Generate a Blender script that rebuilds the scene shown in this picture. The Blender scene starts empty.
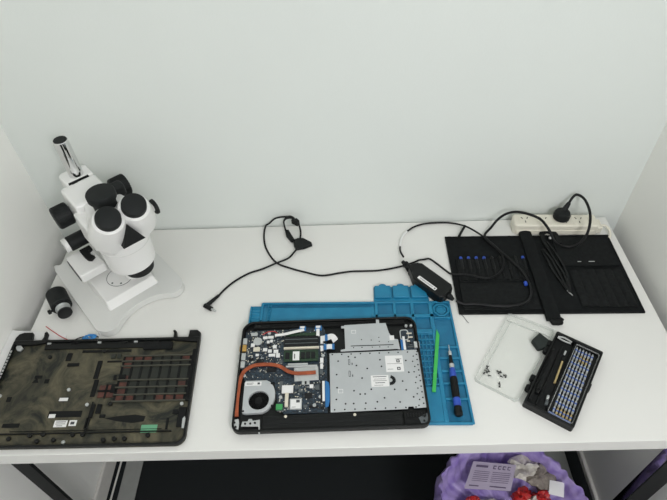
import bpy, bmesh, math, random
from mathutils import Vector, Matrix
random.seed(7)
C = bpy.context.scene.collection
H = 0.73                      # desk top height above the floor
PI = math.pi
def R(d): return math.radians(d)

# ------------------------------------------------------------------ materials
MATS = {}
def srgb(r, g, b):
    f = lambda c: (c/255/12.92) if c <= 10 else ((c/255+0.055)/1.055)**2.4
    return (f(r), f(g), f(b))
def mat(name, col, rough=0.5, metal=0.0, var=0.06, scale=40, bump=0.0, bscale=400, coat=0.0, col2=None, spec=0.5, alpha=1.0, detail=3, lo=0.35, hi=0.65):
    if name in MATS: return MATS[name]
    m = bpy.data.materials.new(name); m.use_nodes = True
    nt = m.node_tree; b = nt.nodes['Principled BSDF']
    c = srgb(*col)
    if max(col) < 60 and spec == .5 and not metal: spec = .28
    c2 = srgb(*col2) if col2 else tuple(min(1, x*(1-var)) for x in c)
    tc = nt.nodes.new('ShaderNodeTexCoord'); nz = nt.nodes.new('ShaderNodeTexNoise')
    nz.inputs['Scale'].default_value = scale; nz.inputs['Detail'].default_value = detail
    nt.links.new(tc.outputs['Object'], nz.inputs['Vector'])
    cr = nt.nodes.new('ShaderNodeValToRGB')
    cr.color_ramp.elements[0].position = lo; cr.color_ramp.elements[1].position = hi
    cr.color_ramp.elements[0].color = (*c, 1); cr.color_ramp.elements[1].color = (*c2, 1)
    nt.links.new(nz.outputs['Fac'], cr.inputs['Fac']); nt.links.new(cr.outputs['Color'], b.inputs['Base Color'])
    b.inputs['Roughness'].default_value = rough; b.inputs['Metallic'].default_value = metal
    b.inputs['Specular IOR Level'].default_value = spec
    b.inputs['Coat Weight'].default_value = coat; b.inputs['Alpha'].default_value = alpha
    if bump:
        n2 = nt.nodes.new('ShaderNodeTexNoise'); n2.inputs['Scale'].default_value = bscale
        bp = nt.nodes.new('ShaderNodeBump'); bp.inputs['Strength'].default_value = bump; bp.inputs['Distance'].default_value = 0.001
        nt.links.new(tc.outputs['Object'], n2.inputs['Vector']); nt.links.new(n2.outputs['Fac'], bp.inputs['Height'])
        nt.links.new(bp.outputs['Normal'], b.inputs['Normal'])
    MATS[name] = m
    return m
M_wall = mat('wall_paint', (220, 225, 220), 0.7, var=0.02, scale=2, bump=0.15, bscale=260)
M_wallr = mat('side_wall_paint_lit', (246, 246, 241), 0.75, var=0.02, scale=2, bump=0.15, bscale=260)  # same wall paint, with extra light on the side walls put into its colour
M_desk = mat('white_laminate', (225, 225, 220), 0.42, var=0.015, scale=3, spec=0.4)
M_edge = mat('white_edge_band', (238, 237, 234), 0.4, var=0.01)
M_under = mat('grey_underside', (60, 60, 60), 0.8)
M_carpet = mat('black_carpet', (36, 40, 41), 0.95, col2=(20, 23, 24), scale=500, bump=0.8, bscale=700, lo=.3, hi=.7)
M_strip = mat('grey_floor_strip', (150, 152, 148), 0.6)
M_white = mat('white_trim', (222, 220, 214), 0.5)
M_leg = mat('black_powder_coat', (17, 19, 19), 0.6, bump=0.1)
M_legshine = mat('polished_leg_face', (200, 200, 205), 0.06, metal=1.0, var=0.02)
M_enamel = mat('white_enamel', (232, 232, 229), 0.32, var=0.015, scale=8, coat=0.15)
M_enamel2 = mat('grey_white_enamel', (214, 215, 211), 0.4, var=0.015, scale=8)
M_chrome = mat('chrome', (225, 225, 225), 0.08, metal=1.0, var=0.03)
M_blackp = mat('black_plastic', (16, 18, 18), 0.42, var=0.25, scale=60, bump=0.08)
M_blackm = mat('black_matte', (16, 18, 18), 0.75, var=0.25, scale=80, bump=0.15)
M_rubber = mat('black_rubber', (24, 27, 27), 0.6, var=0.2)
M_cable = mat('black_cable', (17, 18, 19), 0.5, var=0.1)
M_fabric = mat('black_canvas', (17, 21, 21), 0.95, col2=(10, 12, 13), scale=90, bump=0.5, bscale=900)
M_fabric2 = mat('black_canvas_pocket', (23, 26, 26), 0.95, col2=(13, 15, 15), scale=120, bump=0.5, bscale=900)
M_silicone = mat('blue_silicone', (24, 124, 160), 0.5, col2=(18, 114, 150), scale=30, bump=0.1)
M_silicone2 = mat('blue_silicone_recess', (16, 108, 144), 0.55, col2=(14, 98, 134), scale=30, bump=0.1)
M_pcb = mat('blue_circuit_board', (38, 56, 70), 0.45, col2=(16, 24, 32), scale=260, detail=6, bump=0.3, bscale=900, lo=.4, hi=.6)
M_pcbg = mat('green_circuit_board', (36, 66, 40), 0.45, col2=(18, 42, 26), scale=300, lo=.4, hi=.6)
M_chip = mat('chip_black', (24, 25, 27), 0.4)
M_chipg = mat('chip_grey', (92, 98, 100), 0.45, metal=.3)
M_silver = mat('brushed_silver', (196, 199, 198), 0.4, metal=0.55, var=0.08, scale=60)
M_plate = mat('silver_plate', (188, 192, 193), 0.5, metal=0.3, var=0.07, scale=25, bump=0.08)
M_cream = mat('cream_connector', (214, 208, 190), 0.5)
M_gold = mat('gold_metal', (205, 165, 95), 0.35, metal=0.7)
M_copper = mat('copper_pipe', (176, 92, 60), 0.4, metal=0.45, col2=(150, 76, 48), scale=70)
M_paper = mat('white_sticker', (228, 228, 226), 0.6, var=0.02)
M_ink = mat('printed_ink', (70, 72, 74), 0.7)
M_green = mat('green_plastic', (58, 178, 82), 0.45)
M_greenc = mat('green_connector', (60, 150, 84), 0.5)
M_glabel = mat('green_label', (96, 158, 122), 0.6)
M_ffcb = mat('blue_ribbon_end', (38, 110, 170), 0.5)
M_blue = mat('blue_grip', (44, 84, 188), 0.45, col2=(34, 66, 160), scale=90)
M_bitblue = mat('blue_bit_sleeve', (88, 118, 190), 0.4, var=0.2, scale=500)
M_bitgold = mat('gold_bit', (200, 178, 128), 0.35, metal=0.6)
M_steel = mat('steel', (205, 206, 206), 0.28, metal=0.75)
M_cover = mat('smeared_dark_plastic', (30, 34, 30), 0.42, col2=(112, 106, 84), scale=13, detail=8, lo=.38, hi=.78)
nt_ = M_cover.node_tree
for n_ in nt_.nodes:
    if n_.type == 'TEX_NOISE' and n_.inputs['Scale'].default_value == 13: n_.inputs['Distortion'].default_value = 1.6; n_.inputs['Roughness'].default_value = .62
M_rim = mat('cover_rim_plastic', (17, 19, 18), 0.45)
M_rib = mat('cover_rib_plastic', (70, 70, 60), 0.5)
M_red = mat('rust_red_mesh', (92, 52, 42), 0.7, col2=(66, 40, 34), scale=90)
M_dgrey = mat('dark_grey_mesh', (46, 49, 44), 0.6)
M_cream2 = mat('ivory_plastic', (226, 222, 206), 0.4, var=0.015)
M_slot = mat('socket_slot_black', (40, 38, 36), 0.6)
M_redwire = mat('red_wire', (200, 60, 60), 0.5)
M_bluewire = mat('blue_wire', (52, 132, 196), 0.45)
M_redwrap = mat('red_wrapper', (196, 44, 40), 0.35, coat=.3, col2=(150, 26, 28), scale=60)
M_tissue = mat('crumpled_tissue', (214, 210, 202), 0.8, col2=(180, 174, 164), scale=60, bump=.5, bscale=150)
M_greyt = mat('grey_tissue', (150, 142, 132), 0.8, col2=(112, 104, 96), scale=60, bump=.5, bscale=150)
M_card = mat('lilac_grey_card', (172, 162, 182), 0.5, var=.05)

def clear_plastic(name, tint, fac):
    m = bpy.data.materials.new(name); m.use_nodes = True; nt = m.node_tree
    for n in list(nt.nodes): nt.nodes.remove(n)
    o = nt.nodes.new('ShaderNodeOutputMaterial'); mx = nt.nodes.new('ShaderNodeMixShader')
    t = nt.nodes.new('ShaderNodeBsdfTransparent'); t.inputs[0].default_value = (*tint, 1)
    g = nt.nodes.new('ShaderNodeBsdfPrincipled'); g.inputs['Base Color'].default_value = (.75, .76, .75, 1); g.inputs['Roughness'].default_value = .12
    nz = nt.nodes.new('ShaderNodeTexNoise'); nz.inputs['Scale'].default_value = 6
    mr = nt.nodes.new('ShaderNodeMapRange'); mr.inputs['To Min'].default_value = fac*.7; mr.inputs['To Max'].default_value = fac*1.3
    nt.links.new(nz.outputs['Fac'], mr.inputs['Value']); nt.links.new(mr.outputs[0], mx.inputs['Fac'])
    nt.links.new(t.outputs[0], mx.inputs[1]); nt.links.new(g.outputs[0], mx.inputs[2]); nt.links.new(mx.outputs[0], o.inputs[0])
    return m
M_clear = clear_plastic('clear_plastic', (.985, .99, .985), .05)
M_clear2 = clear_plastic('clear_plastic_edge', (.95, .96, .95), .22)
M_bag = mat('lilac_bin_film', (146, 124, 198), 0.35, col2=(186, 168, 222), scale=30, coat=.2, bump=.6, bscale=70)
b_ = M_bag.node_tree.nodes['Principled BSDF']; b_.inputs['Transmission Weight'].default_value = .12

# ------------------------------------------------------------------ mesh builder
class MB:
    def __init__(s, k=0.001, T=None): s.v = []; s.f = []; s.mi = []; s.k = k; s.T = T; s.m = 0
    def add(s, vs, fs):
        n = len(s.v)
        for v in vs:
            v = Vector(v)
            if s.T is not None: v = s.T @ v
            s.v.append(v*s.k)
        for f in fs: s.f.append([i+n for i in f]); s.mi.append(s.m)
    def box(s, x0, x1, y0, y1, z0, z1):
        s.add([(x0,y0,z0),(x1,y0,z0),(x1,y1,z0),(x0,y1,z0),(x0,y0,z1),(x1,y0,z1),(x1,y1,z1),(x0,y1,z1)],
              [(0,3,2,1),(4,5,6,7),(0,1,5,4),(1,2,6,5),(2,3,7,6),(3,0,4,7)]); return s
    def prism(s, pts, z0, z1):
        a = sum(pts[i][0]*pts[(i+1)%len(pts)][1]-pts[(i+1)%len(pts)][0]*pts[i][1] for i in range(len(pts)))
        if a < 0: pts = pts[::-1]
        n = len(pts)
        s.add([(x,y,z0) for x,y in pts]+[(x,y,z1) for x,y in pts],
              [tuple(range(n-1,-1,-1)), tuple(range(n,2*n))]+[(i,(i+1)%n,n+(i+1)%n,n+i) for i in range(n)]); return s
    def ring(s, out, inn, z0, z1):
        n = len(out)
        s.add([(x,y,z0) for x,y in out]+[(x,y,z1) for x,y in out]+[(x,y,z0) for x,y in inn]+[(x,y,z1) for x,y in inn],
              sum([[(i,(i+1)%n,n+(i+1)%n,n+i),(2*n+(i+1)%n,2*n+i,3*n+i,3*n+(i+1)%n),
                    (n+i,n+(i+1)%n,3*n+(i+1)%n,3*n+i),((i+1)%n,i,2*n+i,2*n+(i+1)%n)] for i in range(n)], [])); return s
    def lathe(s, c, ax, prof, seg=32, cap=True, wob=None):
        # prof: (distance along the axis, radius)
        ax = Vector(ax).normalized(); c = Vector(c)
        u = ax.orthogonal().normalized(); w = ax.cross(u)
        vs = []
        for j, (t, r) in enumerate(prof):
            for i in range(seg):
                a = 2*PI*i/seg; rr = r*(wob(a, j) if wob else 1)
                vs.append(c+ax*t+(u*math.cos(a)+w*math.sin(a))*rr)
        fs = []
        for j in range(len(prof)-1):
            for i in range(seg):
                k = (i+1)%seg; fs.append((j*seg+i, j*seg+k, (j+1)*seg+k, (j+1)*seg+i))
        if cap:
            fs.append(tuple(range(seg-1,-1,-1))); e = (len(prof)-1)*seg; fs.append(tuple(range(e, e+seg)))
        s.add(vs, fs); return s
    def cyl(s, c, ax, L, r, r2=None, seg=32, b=0.0):
        r2 = r if r2 is None else r2
        if b: return s.lathe(c, ax, [(0, r-b), (b, r), (L-b, r2), (L, r2-b)], seg)
        return s.lathe(c, ax, [(0, r), (L, r2)], seg)
    def ball(s, c, r, seg=16, sq=(1,1,1)):
        n = seg//2
        vs = []; fs = []
        for j in range(1, n):
            for i in range(seg):
                a = PI*j/n; q = 2*PI*i/seg
                vs.append((c[0]+r*sq[0]*math.sin(a)*math.cos(q), c[1]+r*sq[1]*math.sin(a)*math.sin(q), c[2]+r*sq[2]*math.cos(a)))
        for j in range(n-2):
            for i in range(seg):
                k = (i+1)%seg; fs.append((j*seg+i, (j+1)*seg+i, (j+1)*seg+k, j*seg+k))
        fs.append(tuple(range(seg))); e = (n-2)*seg; fs.append(tuple(range(e+seg-1, e-1, -1)))
        s.add(vs, fs); return s
    def tube(s, pts, r, seg=10, sub=6, flat=None, ends=True):
        P = smooth(pts, sub) if sub else [Vector(p) for p in pts]
        n = len(P); vs = []; prev = None
        rs = r if isinstance(r, (list, tuple)) else None
        for i in range(n):
            t = (P[min(i+1, n-1)]-P[max(i-1, 0)]).normalized()
            if flat: u = Vector((-t.y, t.x, 0)).normalized(); w = Vector((0, 0, 1))
            else:
                u = (prev - t*prev.dot(t)).normalized() if prev else t.orthogonal().normalized()
                w = t.cross(u)
            prev = u
            q = r if not rs else rs[0]+(rs[-1]-rs[0])*i/(n-1)
            ru, rw = (flat if flat else (q, q))
            for k in range(seg):
                a = 2*PI*k/seg
                ca, sa = math.cos(a), math.sin(a)
                if flat: ca = math.copysign(min(1, abs(ca)*1.5), ca); sa = math.copysign(min(1, abs(sa)*1.5), sa)
                vs.append(P[i]+u*ca*ru+w*sa*rw)
        fs = [(i*seg+k, i*seg+(k+1)%seg, (i+1)*seg+(k+1)%seg, (i+1)*seg+k) for i in range(n-1) for k in range(seg)]
        if ends: fs += [tuple(range(seg-1,-1,-1)), tuple(range((n-1)*seg, n*seg))]
        s.add(vs, fs); return s
    def hull(s, pts):
        bm = bmesh.new()
        for p in pts: bm.verts.new(p)
        bmesh.ops.convex_hull(bm, input=bm.verts)
        bm.verts.index_update()
        s.add([v.co.copy() for v in bm.verts], [[v.index for v in f.verts] for f in bm.faces]); bm.free(); return s
    def build(s, name, m, parent=None, bevel=0, bseg=2, ang=35, loc=None, rz=0, subsurf=0):
        me = bpy.data.meshes.new(name)
        me.from_pydata([tuple(v) for v in s.v], [], s.f)
        ms = m if isinstance(m, (list, tuple)) else [m]
        for q in ms: me.materials.append(q)
        if len(ms) > 1: me.polygons.foreach_set('material_index', s.mi)
        bm = bmesh.new(); bm.from_mesh(me)
        bmesh.ops.recalc_face_normals(bm, faces=bm.faces)
        for f in bm.faces: f.smooth = True
        for e in bm.edges:
            e.smooth = not (len(e.link_faces) == 2 and e.calc_face_angle(0) > R(ang))
        bm.to_mesh(me); bm.free(); me.update()
        o = bpy.data.objects.new(name, me); C.objects.link(o)
        if parent: o.parent = parent
        if loc is not None: o.location = loc
        if rz: o.rotation_euler.z = rz
        if bevel:
            b = o.modifiers.new('b', 'BEVEL'); b.width = bevel; b.segments = bseg; b.limit_method = 'ANGLE'; b.angle_limit = R(40)
        if subsurf:
            q = o.modifiers.new('s', 'SUBSURF'); q.levels = subsurf; q.render_levels = subsurf
        return o
def smooth(pts, sub=6):
    P = [Vector(p) for p in pts]; out = []
    for i in range(len(P)-1):
        a = P[max(i-1, 0)]; b = P[i]; c = P[i+1]; d = P[min(i+2, len(P)-1)]
        for k in range(sub):
            t = k/sub
            out.append(.5*((2*b)+(c-a)*t+(2*a-5*b+4*c-d)*t*t+(3*b-a-3*c+d)*t**3))
    out.append(P[-1]); return out
def rrect(x0, x1, y0, y1, r, n=6):
    if not isinstance(r, (list, tuple)): r = [r]*4
    out = []
    for (cx, cy, a0), q in zip([(x1, y1, 0), (x0, y1, 90), (x0, y0, 180), (x1, y0, 270)], r):
        sx = -1 if cx == x1 else 1; sy = -1 if cy == y1 else 1
        for i in range(n+1):
            a = R(a0+90*i/n); out.append((cx+sx*q+q*math.cos(a), cy+sy*q+q*math.sin(a)))
    return out
def circle(cx, cy, r, n=32, a0=0): return [(cx+r*math.cos(a0+2*PI*i/n), cy+r*math.sin(a0+2*PI*i/n)) for i in range(n)]
def around(outline, cx, cy, n=64):
    """sample the outline by rays from a point inside it (pairs up with circle())"""
    out = []
    for i in range(n):
        a = 2*PI*i/n; dx, dy = math.cos(a), math.sin(a); best = 1e9
        for j in range(len(outline)):
            x1, y1 = outline[j]; x2, y2 = outline[(j+1)%len(outline)]
            ex, ey = x2-x1, y2-y1; den = dx*ey-dy*ex
            if abs(den) < 1e-9: continue
            t = ((x1-cx)*ey-(y1-cy)*ex)/den; u = ((x1-cx)*dy-(y1-cy)*dx)/den
            if t > 0 and -1e-6 <= u <= 1+1e-6: best = min(best, t)
        out.append((cx+dx*best, cy+dy*best))
    return out
def thing(name, label, cat, loc, rz=0, group=None):
    o = bpy.data.objects.new(name, None); C.objects.link(o); o.location = loc; o.rotation_euler.z = rz
    o.empty_display_size = .02
    return tag(o, label, cat, group)
def tag(o, label, cat, group=None):
    o['label'] = label; o['category'] = cat
    if group: o['group'] = group
    return o
def structure(o): o['kind'] = 'structure'; return o
def B(name, m, parent, x0, x1, y0, y1, z0, z1, bevel=0, k=.001):
    return MB(k).box(min(x0,x1), max(x0,x1), min(y0,y1), max(y0,y1), z0, z1).build(name, m, parent, bevel)

# ------------------------------------------------------------------ room
W, D = 1.4435, 0.620
XL, XR, YB, YF = -0.045, 1.487, 0.006, -2.6
structure(MB(1).box(XL-.1, XR+.1, YF, YB+.1, -.02, 0).build('floor', M_carpet))
structure(MB(1).box(XL-.1, XR+.1, YB, YB+.1, 0, 2.7).build('wall_back', M_wall))
structure(MB(1).box(XL-.1, XL, YF, YB, 0, 2.7).build('wall_left', M_wallr))
structure(MB(1).box(XR, XR+.1, YF, YB, 0, 2.7).build('wall_right', M_wallr))
structure(MB(1).box(XL, XL+.012, YF, YB, 0, .075).build('baseboard_left', M_white, bevel=.003))
structure(MB(1).box(XR-.012, XR, YF, YB, 0, .022).build('baseboard_right', M_white, bevel=.003))
structure(MB(1).box(0, .056, YF, YB, 0, .004).build('trim_1', M_strip, bevel=.002))
structure(MB(1).box(1.356, 1.435, YF, YB, 0, .004).build('trim_2', M_strip, bevel=.002))
lc = MB(1).tube([(-.017, YB-.05, .004), (-.0165, -.3, .004), (-.019, -.5, .004), (-.017, -.9, .004)], .003).build('floor_cable', M_white)
tag(lc, 'thin white cable running along the floor beside the left baseboard', 'cable')

# ------------------------------------------------------------------ desk
desk = thing('desk', 'white laminate desk fitted between the walls on black steel legs', 'desk', (0, 0, 0))
MB(1).box(0, W, -D, 0, H-.040, H).build('tabletop', [M_desk], desk, bevel=.0012)
MB(1).box(.1, W-.1, -D+.08, -.05, H-.06, H-.0402).build('support_frame', M_leg, desk)
def leg(x0, x1, y0, y1, shine=0, left=0):
    l = MB(1).box(x0, x1, y0, y1, 0, H-.0401).build('leg', M_leg, desk, bevel=.0015)
    if left:
        MB(1).box(x1+.0001, x1+.0008, y0+.002, y1-.002, .02, H-.042).build('polished_face', M_legshine, l)
    if shine:
        s_ = MB(1).box(x0-.0008, x0-.0001, y0+.002, y1-.002, .02, H-.042).build('polished_face', M_legshine, l)
        s_['label'] = 'mirror-bright inner face of the leg'
leg(.050, .087, -.617, -.610); leg(1.385, 1.437, -.617, -.593, 1)
leg(.047, .085, -.03, -.005); leg(1.385, 1.437, -.03, -.005)

# ------------------------------------------------------------------ power strip
ps = thing('power_strip', 'ivory power strip lying along the back wall behind the open tool roll', 'power strip', (1.181, -.0115, H), R(-3.0))
# local mm: x along, y towards the viewer negative
MB().prism(rrect(0, 214, -46, -1, [4, 10, 10, 4]), 0, 34).build('housing', M_cream2, ps, bevel=.004, bseg=3)
MB().box(6, 206, -47.5, -45, 3, 18).build('front_ridge', M_cream2, ps, bevel=.002)
MB().prism(rrect(212, 228, -42, -8, 4), 2, 24).build('cable_end', M_cream2, ps, bevel=.003)
for i, x in enumerate((30, 78, 134, 168)):
    b = MB().prism(rrect(x-18, x+16, -41, -6, 5), 34, 34.8).build('socket', M_cream2, ps, bevel=.0005)
    pins = MB()
    for (dx, dy, a) in ((-8, -18, 28), (6, -18, -28), (-1, -32, 0)):
        T = Matrix.Translation((x+dx, dy, 0)) @ Matrix.Rotation(R(a), 4, 'Z'); pins.T = T; pins.box(-1.1, 1.1, -3.6, 3.6, 34.6, 35.1)
    pins.build('pin_slots', M_slot, b)
MB().prism(rrect(190, 203, -26, -12, 2), 34, 36.5).build('switch', M_cream2, ps, bevel=.0006)
MB().tube([(226, -26, 14), (238, -25, 16), (246, -32, 14), (249, -44, 9), (247, -54, 5), (243, -58, 3.4)], 3.2).build('lead', M_cream2, ps)

# ------------------------------------------------------------------ laptop mat (blue silicone)
mt = thing('repair_mat', 'blue silicone repair mat with moulded trays, under the opened laptop', 'mat', (.5384, -.2674, H), R(-1.28))
outl = [(-30, -304), (442, -304), (446, -300), (438, -4), (434, 0), (-2, 0), (-6, -10), (-26, -11), (-30, -15)]
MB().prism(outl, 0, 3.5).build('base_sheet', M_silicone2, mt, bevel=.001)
rim = MB()
rim.box(-3, 438, -5, 0, 3, 8).box(-30, -4, -14, -10.5, 3, 7).box(-30, -26, -304, -11, 3, 8)
rim.box(-30, 444, -304, -299.5, 3, 8)
rim.prism([(433, -3), (438, -3), (446, -304), (441, -304)], 3, 8)
rim.build('raised_rim', M_silicone, mt, bevel=.0012)
for (a, b, c, d, e) in ((-5, 1, -52, -2, 8), (11, 13.5, -60, -5, 7.5), (18, 20, -60, -5, 6)): B('divider', M_silicone, mt, a, b, c, d, 3, e, .001)
dv = MB()
dv.box(262, 269, -46, -3, 3, 8).box(304.5, 311, -46, -3, 3, 8).box(345, 353, -90, -3, 3, 8).box(387, 396, -300, -3, 3, 8)
dv.box(255, 396, -46, -37, 3, 8).box(350, 390, -90, -79, 3, 8)
for y in (-126.5, -154, -186, -215, -250): dv.box(396, 444-(y+300)*.02, y-2.6, y+2.6, 3, 7.6)
dv.build('compartment_divider', M_silicone, mt, bevel=.001)
B('flat_pad', M_silicone, mt, 353, 388, -299, -222, 3, 6.5, .001); B('ruler_pad', M_silicone, mt, -26, 262, -60, -14, 3, 4.5, .001)
for i in range(5): B('ridge', M_silicone, mt, -25, -5, -18-i*9, -15-i*9, 3, 6, .0006)
rl = MB()
for i in range(78): rl.box(24+i*3, 25+i*3, -13 if i%5 else -15, -7, 4.5, 5.2)
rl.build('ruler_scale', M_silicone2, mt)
for i in range(6): B('peg', M_silicone, mt, 14.2, 17.6, -12-i*8, -8-i*8, 3, 7, .0004)
gr = MB()
xs = [354, 362.5, 371, 379.5, 388]
for x in xs[1:-1]: gr.box(x-1.2, x+1.2, -219, -91, 3, 7)
for i in range(10): gr.box(353, 388, -92-i*13.9-1.6, -92-i*13.9+1.6, 3, 7)
gr.build('screw_grid', M_silicone, mt, bevel=.0006)
oc = MB(); oc.ring(circle(415, -25, 19.5, 8, PI/8), circle(415, -25, 15, 8, PI/8), 3, 8)
oc.prism([(396, -4), (404, -4), (396, -12)], 3, 8).prism([(436, -4), (436, -12), (428, -4)], 3, 8)
oc.box(396, 437, -49, -45, 3, 7.5)
oc.build('octagon_rim', M_silicone, mt, bevel=.001)
MB().ring(circle(415, -25, 11.5), circle(415, -25, 8.5), 3, 7.5).prism(circle(415, -25, 8.5), 3, 5.5).build('magnet_cup', M_silicone, mt, bevel=.0008)
tr = MB().prism([(261, 0), (392, 0), (388, 47), (262, 47)], 0, 5).build('tray_flap', M_silicone, mt, bevel=.0012)
for i, (x0, x1) in enumerate(((264, 302), (307, 345), (350, 386))):
    t_ = MB().prism([(x0, 10), (x1+1, 10), (x1, 46), (x0, 46)], 5, 11).build('tray_lid', M_silicone, mt, bevel=.0015)
    MB().prism([((x0+x1)/2+9*math.cos(R(a)), 46+6*math.sin(R(a))) for a in range(0, 181, 20)], 5.5, 10.5).build('pull_tab', M_silicone, t_, bevel=.001)

# ------------------------------------------------------------------ opened laptop
lp = thing('laptop', 'black laptop opened to show its circuit board and silver keyboard plate', 'laptop', (.4982, -.3314, H), R(.6))
lp.scale = (1.013, 1.01, 1)
Lz = 8.2
oo = rrect(0, 385, -259, 0, [24, 26, 18, 18], 8); oi = rrect(4.5, 380.5, -254.5, -4.5, [20, 22, 14, 14], 8)
MB().prism(oo, Lz, Lz+3).build('palm_rest_shell', M_blackp, lp, bevel=.001)
MB().ring(oo, oi, Lz+2.8, Lz+12).build('shell_rim', M_rim, lp, bevel=.0012)
z0 = Lz+3
tb = MB(); tb.box(24, 360, -17, -6, z0, z0+6).box(60, 340, -11, -9, z0+6, z0+8)
for i in range(9): tb.box(30+i*9, 33+i*9, -15, -12, z0+6, z0+7.5)
tb.build('front_stiffener', M_blackm, lp, bevel=.001)
bd = MB().prism([(8, -24), (60, -20), (100, -22), (140, -14), (178, -14), (186, -40), (186, -222), (100, -222), (84, -190), (78, -150), (17, -147), (8, -130)], z0+1, z0+3).build('mainboard', M_pcb, lp)
zb = z0+3
def chip(name, m, x0, x1, y0, y1, h=2.0, par=None, z=None, bev=.0004):
    z = zb if z is None else z
    return B(name, m, par or bd, x0, x1, y0, y1, z, z+h, bev)
# ports on the left edge
for i, (y0, y1, m) in enumerate(((-58, -43, M_silver), (-76, -60, M_gold), (-98, -81, M_silver), (-116, -101, M_silver))):
    p_ = chip('port', m, -1.5, 13, y0, y1, 7, par=lp, z=z0+.5, bev=.0008)
    B('port_slot', M_chip, p_, -2.2, 2, y0+3, y1-3, z0+3, z0+5)
# coin cell
cc = MB().cyl((36, -51, zb), (0, 0, 1), 3.4, 9.6, b=.5).build('coin_cell', M_silver, bd)
# explicit chips seen in the photo
L_ = [(20, 34, -36, -28, 'c'), (22, 30, -64, -56, 'w'), (28, 42, -76, -66, 'cr'), (34, 41, -88, -83, 'w'), (49, 58, -76, -69, 'w'), (47, 57, -45, -39, 'w'), (58, 70, -44, -38, 'w'), (56, 62, -56, -50, 'w'),
 (63, 69, -54, -48, 'w'), (56, 66, -64, -58, 'k'), (70, 78, -70, -62, 'w'), (60, 68, -80, -73, 'w'), (72, 82, -82, -74, 'w'), (62, 76, -90, -84, 'w'), (78, 86, -93, -83, 'w'), (82, 88, -58, -50, 'g'), (36, 52, -112, -96, 'k'),
 (60, 80, -128, -118, 'k'), (84, 92, -108, -98, 'g'), (100, 118, -180, -170, 'k'), (140, 156, -190, -178, 'k'), (120, 128, -168, -160, 'g'), (160, 170, -172, -162, 'g'), (150, 158, -168, -160, 'w'), (128, 136, -176, -168, 'g'),
 (172, 178, -124, -112, 'w'), (172, 179, -110, -98, 'w'), (171, 178, -136, -126, 'g'), (150, 168, -212, -206, 'k'), (138, 146, -210, -204, 'g'), (172, 180, -214, -206, 'k'), (20, 30, -100, -92, 'k'), (14, 20, -86, -80, 'g'), (88, 96, -170, -150, 'g')]
mm = {'c': M_silver, 'w': M_paper, 'cr': M_cream, 'k': M_chip, 'g': M_chipg}
for (a, b, c, d, k) in L_: chip('chip' if k in 'kg' else 'connector', mm[k], a, b, c, d, 1.2 if k in 'kg' else 3)
rnd = random.Random(3); sm_ = MB(); ks = 0
while ks < 640:
    x = rnd.uniform(12, 182); y = rnd.uniform(-218, -22)
    if x < 86 and y < -140: continue
    if 92 < x < 170 and -152 < y < -40: continue
    w, h = rnd.choice([(2, 1), (1, 2), (3, 1.6), (1.6, 1.6), (2.6, 2)])
    sm_.m = rnd.choice([0, 0, 1, 2, 2, 3]); sm_.box(x-w/2, x+w/2, y-h/2, y+h/2, zb, zb+rnd.uniform(.5, 1.3)); ks += 1
o = sm_.build('surface_components', [M_chipg, M_chip, M_cream, M_silver], bd); o['kind'] = 'stuff'
# memory
ms = B('memory_slot', M_chip, bd, 94, 169, -69, -43, zb, zb+5, .0008)
MB().box(96, 167, -52, -50, zb+5, zb+5.6).box(96, 167, -62, -60.5, zb+5, zb+5.6).build('slot_line', M_chipg, ms)
MB().box(98, 166, -40, -32, zb, zb+2).build('green_strip', M_pcbg, bd)
MB().box(94, 170, -74.5, -70.5, zb, zb+6).build('socket_bar', M_cream, bd, bevel=.0005)
rm = B('memory_module', M_pcbg, bd, 95, 168, -106, -78, zb+3, zb+4.2)
for x in (98, 131, 142, 153): B('memory_chip', M_chip, rm, x, x+9, -100, -84, zb+4.2, zb+5.2)
st = B('sticker', M_paper, rm, 114, 128, -104, -82, zb+5.2, zb+5.5); B('print', M_ink, st, 117, 119, -100, -88, zb+5.5, zb+5.6)
for (a, b, y) in ((104, 146, -112), (100, 166, -117)): B('module_clip', M_silver, bd, a, b, y-2.4, y+1.4, zb, zb+5, .0005)
# heat sink, heat pipe, fan
hs = MB().prism([(117, -120), (168, -119), (169, -150), (119, -152)], zb, zb+3).build('heat_sink', M_silver, lp, bevel=.0006)
for (x, y) in ((122, -125), (163, -124), (163, -145), (124, -147)): MB().cyl((x, y, zb+3), (0, 0, 1), 2, 2.6, b=.3, seg=12).build('screw', M_steel, hs)
B('bracket', M_silver, hs, 134, 150, -160, -151, zb, zb+3, .0005); B('bracket_slot', M_chip, hs, 140, 144, -160, -153, zb+3, zb+3.5)
MB().tube([(8, -226, zb+4), (6, -200, zb+4), (6, -170, zb+4), (7, -148, zb+4), (13, -127, zb+4.2), (30, -114, zb+4.5), (50, -111, zb+4.5), (70, -112, zb+4.5), (89, -118, zb+5), (106, -130, zb+5), (125, -135, zb+5), (163, -134, zb+5)], 1, seg=12, flat=(3.8, 1.6)).build('heat_pipe', M_copper, lp)
fo = [(17, -149), (62, -149), (70, -153), (77, -163), (81, -175), (81, -190), (77, -203), (68, -214), (58, -220), (24, -221), (18, -219)]
fn = MB().ring(around(fo, 49, -193), circle(49, -193, 20.5, 64), z0+1, z0+9).build('fan', M_plate, lp, bevel=.0006)
MB().prism(circle(49, -193, 22), z0+1, z0+2).build('fan_floor', M_blackm, fn)
imp = MB(); imp.cyl((49, -193, z0+2), (0, 0, 1), 6, 8, b=1)
for i in range(24):
    a = 2*PI*i/24; T = Matrix.Translation((49, -193, 0)) @ Matrix.Rotation(a, 4, 'Z') @ Matrix.Translation((13.5, 0, 0)) @ Matrix.Rotation(.5, 4, 'Z')
    imp.T = T; imp.box(-6, 6, -.4, .4, z0+2.2, z0+6.5)
imp.T = None; imp.build('impeller', M_blackm, fn)
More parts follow.
